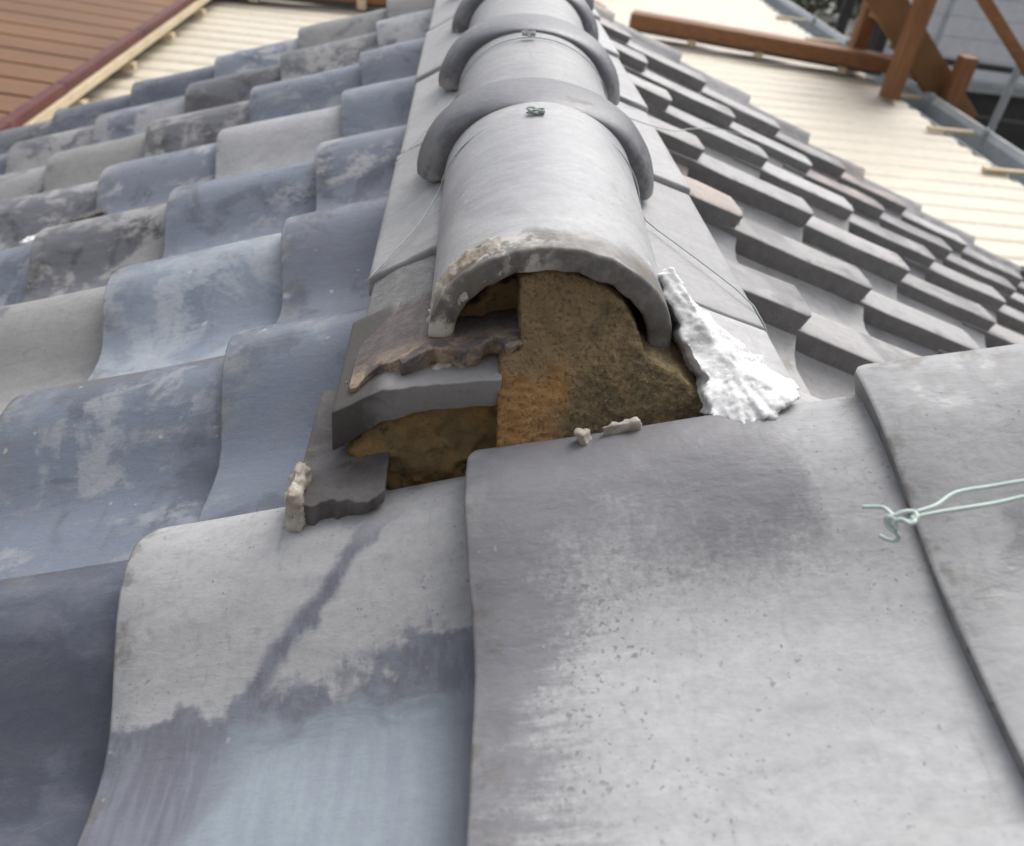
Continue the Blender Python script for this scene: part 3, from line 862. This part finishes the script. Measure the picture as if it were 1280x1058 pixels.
def rib_sheet(x0, x1, y0, nr):
    pts = []
    for k in range(nr):
        y = y0+k*PITCH
        pts += [(y, 0), (y+.050, 0), (y+.070, .009), (y+.082, .011), (y+.134, .011), (y+.146, .009), (y+.166, 0)]
    pts.append((y0+nr*PITCH+.02, .002))
    v = []; n = len(pts)
    for dz in (0, -.003):
        for x in (x0, x1):
            for y, z in pts: v.append((x, y, ZC+z+dz))
    f = []
    for i in range(n-1):
        f.append((i, i+1, n+i+1, n+i)); f.append((2*n+i, 3*n+i, 3*n+i+1, 2*n+i+1))
        f.append((i, 2*n+i, 2*n+i+1, i+1)); f.append((n+i, n+i+1, 3*n+i+1, 3*n+i))
    f += [(0, n, 3*n, 2*n), (n-1, 3*n-1, 4*n-1, 2*n-1)]
    return fix(mesh('roof_sheet', v, f))
y = 2.50
q = 0
while y < 8.1:
    e = [0, .012, -.006, .008, .0][q % 5]
    mpart('roof_sheet', rib_sheet(-2.6, 2.86+e, y, 4), M_CREAM, mr_, mr_)
    y += 4*PITCH; q += 1
YE = y
fl = mpart('end_flashing', box_mesh((-2.6, YE+.01, ZC-.1), (2.9, YE+.06, ZC+.10)), M_ZINC, mr_, mr_)
# rafters and fascia under the sheets
mpart('fascia_board', box_mesh((-2.55, 2.47, ZC-.16), (2.80, 2.495, ZC-.006)), M_SHADE, mr_, mr_)
# gutter along the low edge
def gutter_mesh(x0, y0, y1):
    pr = [(0, 0), (0, -.10), (.15, -.10), (.16, .02), (.185, .055), (.20, .055), (.20, .047), (.19, .045), (.168, .012), (.157, -.108), (-.008, -.108), (-.008, 0)]
    v = [(x0+a, y0, ZC+b) for a, b in pr]+[(x0+a, y1, ZC+b) for a, b in pr]; n = len(pr)
    f = [(i, (i+1) % n, n+(i+1) % n, n+i) for i in range(n)]
    return fix(mesh('gutter', v, f))
gu = mpart('gutter', gutter_mesh(2.90, 2.3, YE+.3), M_ZINC, mr_, mr_)
for yy in (2.9, 3.55, 4.2, 4.9, 5.6, 6.4, 7.2):
    mpart('bracket', box_mesh((3.055, yy, ZC-.115), (3.075, yy+.03, ZC+.07)), M_ZINC, gu, mr_)
    o = mpart('batten', box_mesh((2.74, yy+.05, ZC+.016), (3.02, yy+.085, ZC+.034)), M_CREAMW, mr_, mr_)

# ------------------------------------------------------------------ brown roof on the left
br = empty('brown_roof', (-4.0, 4.5, -.8)); tag(br, 'brown ribbed roof with dark red edge trim above the cream roof', 'roof', kind='thing')
y = 1.2; q = 0
while y < 9:
    w_ = .19
    xe = -1.66+.02*random.random()*.3
    z0 = -.80
    v = []
    pr = [(0, -.016), (.010, 0), (.16, .006), (.168, 0), (.176, -.016), (.19, -.016), (.19, -.024), (0, -.024)]
    for x, dz in ((-6.5, .25), (xe, 0)):
        for a, b in pr: v.append((x, y+a, z0+b+dz))
    n = len(pr)
    f = [tuple(range(n)), tuple(range(2*n-1, n-1, -1))]+[(i, (i+1) % n, n+(i+1) % n, n+i) for i in range(n)]
    mpart('roof_board', fix(mesh('roof_board', v, f)), M_BROWN, br, br)
    y += w_; q += 1
y = 1.2
while y < 9:
    L_ = .95
    mpart('edge_trim', box_mesh((-1.665, y, -.825), (-1.622+random.uniform(-.006, .006), y+L_-.008, -.788)), M_RED, br, br)
    y += L_
mpart('fascia_board', box_mesh((-1.65, 1.2, -.862), (-1.606, 9, -.828)), M_CREAMW, br, br)
for yy in np.arange(1.3, 9, .62):
    mpart('rafter_end', box_mesh((-1.9, yy, -.917), (-1.60, yy+.05, -.886)), M_CREAMW, br, br)

# ------------------------------------------------------------------ timber stair frame on the cream roof
def px(x, y, Y): return unp(x, y, (0, 1, 0), Y)
tf = empty('timber_stair', (2.8, 5.2, ZC)); tag(tf, 'brown timber stair frame with posts and slanting stringers beside the gutter', 'stairs', kind='thing')
def tbar(name, a, b, w_, h_, mat=M_TIMBER, side=None, parent=tf):
    o = bar(name, a, b, w_, h_, mat, parent, side); o.location = -parent.location
    return o
tbar('sill_beam_with_shade', (1.20, 5.93, ZC+.125), (2.98, 5.36, ZC+.125), .16, .10)
tbar('sill_beam_with_shade', (1.22, 5.98, ZC+.055), (2.93, 5.43, ZC+.055), .11, .03, M_SHADE)  # dark strip painted in for the shaded gap under the beam
tbar('post', (2.742, 4.84, ZC+.032), (2.742, 4.84, .9), .10, .10, M_POST)
tbar('post', (2.79, 5.62, ZC+.032), (2.79, 5.62, .9), .10, .10, M_POST)
tbar('post', (3.22, 4.95, ZC-1.0), (3.22, 4.95, -.64), .10, .10, M_POST)
tbar('stringer', (2.35, 5.06, -.17), (3.44, 5.06, -1.09), .05, .20, M_DTIMB, (0, 1, 0))
tbar('stringer', (2.52, 5.55, -.17), (3.60, 5.55, -1.09), .05, .20, M_DTIMB, (0, 1, 0))
tbar('handrail', (2.60, 4.62, .02), (3.9, 4.62, -.99), .05, .06, M_TIMBER, (0, 1, 0))
for k in range(5):
    x = 2.62+k*.22; z = -.36-k*.186
    tbar('tread', (x, 5.09, z), (x, 5.52, z), .20, .03, M_TIMBER, (1, 0, 0))
for x, y in ((1.6, 5.74), (2.05, 5.59), (2.6, 5.41)):
    o = box('block', (x, y-.05, ZC+.031), (x+.05, y+.0, ZC+.07), M_CREAMW, tf, .002); o.location = -tf.location

bm_ = empty('timber_beam', (-.2, 5.8, ZC)); tag(bm_, 'long brown timber beam on cream blocks, behind the left tile slope', 'beam')
tbar('beam', (-1.75, 5.62, ZC+.12), (1.0, 6.10, ZC+.12), .20, .10, M_TIMBER, None, bm_)
tbar('shadow_board', (-1.75, 5.66, ZC+.048), (1.0, 6.14, ZC+.048), .14, .035, M_SHADE, None, bm_)  # dark board standing in for the shadow below the beam
for x in (-1.45, -.75, -.1, .6):
    y = 5.62+(x+1.75)*.1745
    o = box('block', (x, y-.12, ZC+.031), (x+.06, y-.06, ZC+.10), M_CREAMW, bm_, .003); o.location = -bm_.location

# ------------------------------------------------------------------ neighbour house, railing, tree
M_WHITE = simple_mat('pale_siding', (0.70, 0.70, 0.71), (0.76, 0.76, 0.76), 1.5, 0.7, 0.002)
M_DKMET = simple_mat('dark_metal', (0.035, 0.033, 0.032), (0.06, 0.055, 0.05), 6, 0.6)
nb = empty('neighbour_house', (6.5, 10, -4.2)); tag(nb, 'pale grey neighbouring house wall in the upper right corner', 'house', kind='thing')
mpart('base_wall', box_mesh((4.6, 9.05, -4.2), (11, 12, -1.62)), M_DKMET, nb, nb)
for k in range(18):
    z = -1.62+k*.21
    mpart('siding_board', box_mesh((4.62, 9.0+.004*(k % 2), z), (11, 9.2, z+.205)), M_WHITE, nb, nb)
mpart('corner_post', box_mesh((4.55, 8.97, -4.2), (4.66, 9.25, 2.2)), M_DKMET, nb, nb)
mpart('sill_band', box_mesh((4.68, 8.93, -1.74), (11, 9.04, -1.64)), M_ZINC, nb, nb)
fe = empty('railing', (5.0, 7.0, -4.2)); tag(fe, 'dark metal railing with pipe posts below the pale house wall', 'railing', kind='thing')
for k, z in enumerate((-1.15, -1.30, -1.62, -1.95)):
    o = bar('rail', (4.2, 7.4, z), (8, 7.0, z), .05, .055, M_DKMET if k != 1 else M_ZINC, fe, None, .004); o.location = -fe.location
for k in range(9):
    x = 4.35+k*.42; y = 7.4-(x-4.2)*.105
    o = bar('post', (x, y+.04, -4.2), (x, y+.04, -1.1 if k % 3 else -.55), .045, .045, M_DKMET if k % 2 else M_ZINC, fe, None, .004); o.location = -fe.location
o = bar('pipe', (4.55, 6.4, -4.2), (4.55, 6.4, .6), .05, .05, M_ZINC, fe, None, .01); o.location = -fe.location
po = bar('utility_post', (3.80, 8.3, -4.2), (3.80, 8.3, 1.2), .09, .09, M_DKMET, None, None, .01)
tag(po, 'thin dark post between the tree and the timber stair', 'post')

M_BARK = simple_mat('bark', (0.07, 0.05, 0.035), (0.11, 0.085, 0.06), 14, 0.95)
def leaf_mat():
    m, t, b = newmat('leaves'); g = NG(t)
    oi = g.n('ShaderNodeTexCoord').outputs['Object']
    n = g.noise(oi, 3, 3)
    g.l(g.mix(g.step(n, .35, .65), (0.035, 0.06, 0.025), (0.075, 0.10, 0.045)), b.inputs['Base Color']); b.inputs['Roughness'].default_value = .6
    return m
M_LEAF = leaf_mat()
def tree(loc, h, rad, label, seed, nleaf=3500):
    rnd = random.Random(seed)
    root = empty('tree', loc); tag(root, label, 'tree', 'trees beyond the cream roof')
    tube('trunk', [(0,0,0),(.05,.02,h*.3),(.0,.05,h*.6),(.05,0,h*.9)], .09, M_BARK, root)
    for k in range(6):
        a = k*1.05+rnd.random()
        tube('limb', [(0.02,.02,h*.45+k*.1),(.4*rad*math.cos(a),.4*rad*math.sin(a),h*.6+k*.1),(.8*rad*math.cos(a),.8*rad*math.sin(a),h*.7+k*.12)], .03, M_BARK, root)
    cl = [Vector((rnd.gauss(0,.5)*rad, rnd.gauss(0,.5)*rad, h*.75+rnd.gauss(0,.38)*rad)) for _ in range(46)]
    v = []; f = []
    for q in range(nleaf):
        c0 = rnd.choice(cl); r_ = rad*.26
        p = c0+Vector((rnd.gauss(0,.6), rnd.gauss(0,.6), rnd.gauss(0,.45)))*r_
        u = Vector((rnd.uniform(-1,1), rnd.uniform(-1,1), rnd.uniform(-.6,.6))).normalized()
        w2 = u.cross(Vector((rnd.uniform(-1,1), rnd.uniform(-1,1), rnd.uniform(-1,1)))).normalized()
        s2 = rnd.uniform(.05,.10)
        b_ = len(v); v += [p-u*s2, p+w2*s2*.45, p+u*s2, p-w2*s2*.45]; f.append((b_, b_+1, b_+2, b_+3))
    o = link('crown', mesh('crown', v, f), M_LEAF, root, False)
    return root
tree((4.3, 12.0, -4.2), 3.4, 1.3, 'dark green tree left of the dark post beyond the gutter', 5)
tree((6.6, 14.5, -4.2), 4.2, 1.6, 'dark green tree behind the timber posts beyond the gutter', 6)
tree((2.2, 14.5, -4.2), 3.6, 1.5, 'dark green tree beyond the far end of the cream roof', 8)

# unseen board wall, added behind the viewer to keep light off the near faces
M_BOARD = simple_mat('light_blocker_board', (0.22, 0.20, 0.18), (0.28, 0.26, 0.23), 5, 0.85)
light_blocker = box('wall', (-5, -3.2, -4.2), (5, -3.0, 3.6), M_BOARD, None, 0); tag(light_blocker, kind='structure')

# pale shard lying among the left-hand tiles
cs = unp(38, 298, nL, nL.dot(Vector((0, 0, 0)))-.015)
pts = [cs+aL*(.022*math.cos(a)*(1+.3*math.sin(3*a)))+Vector((0, .012*math.sin(a), 0)) for a in np.linspace(0, 5.6, 9)]
chip(pts, 'white plaster shard caught between tiles on the left slope', tuple(-nL*.012), M_PLASTER, 13, .0025)

def shard(px_, py_, ra, rb, label, seed, mat, h=-.012):
    cs = unp(px_, py_, nL, h)
    rs = random.Random(seed)
    pts = [cs+aL*(ra*math.cos(a)*rs.uniform(.6, 1.2))+Vector((0, rb*math.sin(a)*rs.uniform(.6, 1.2), 0)) for a in np.linspace(0, 5.5, 7)]
    o = lump('tile_shard', pts, tuple(-nL*.012), mat, None, .0022, .0015, .012, seed, .0006, .005)
    tag(o, label, 'tile shard', 'broken bits on the left slope')
shard(112, 268, .040, .016, 'dark broken tile shard on the left slope, behind the white plaster shard', 21, M_DARKT, -.02)
shard(60, 318, .022, .012, 'small grey tile shard on the left slope, just below the white plaster shard', 22, M_GREYBRK, -.02)
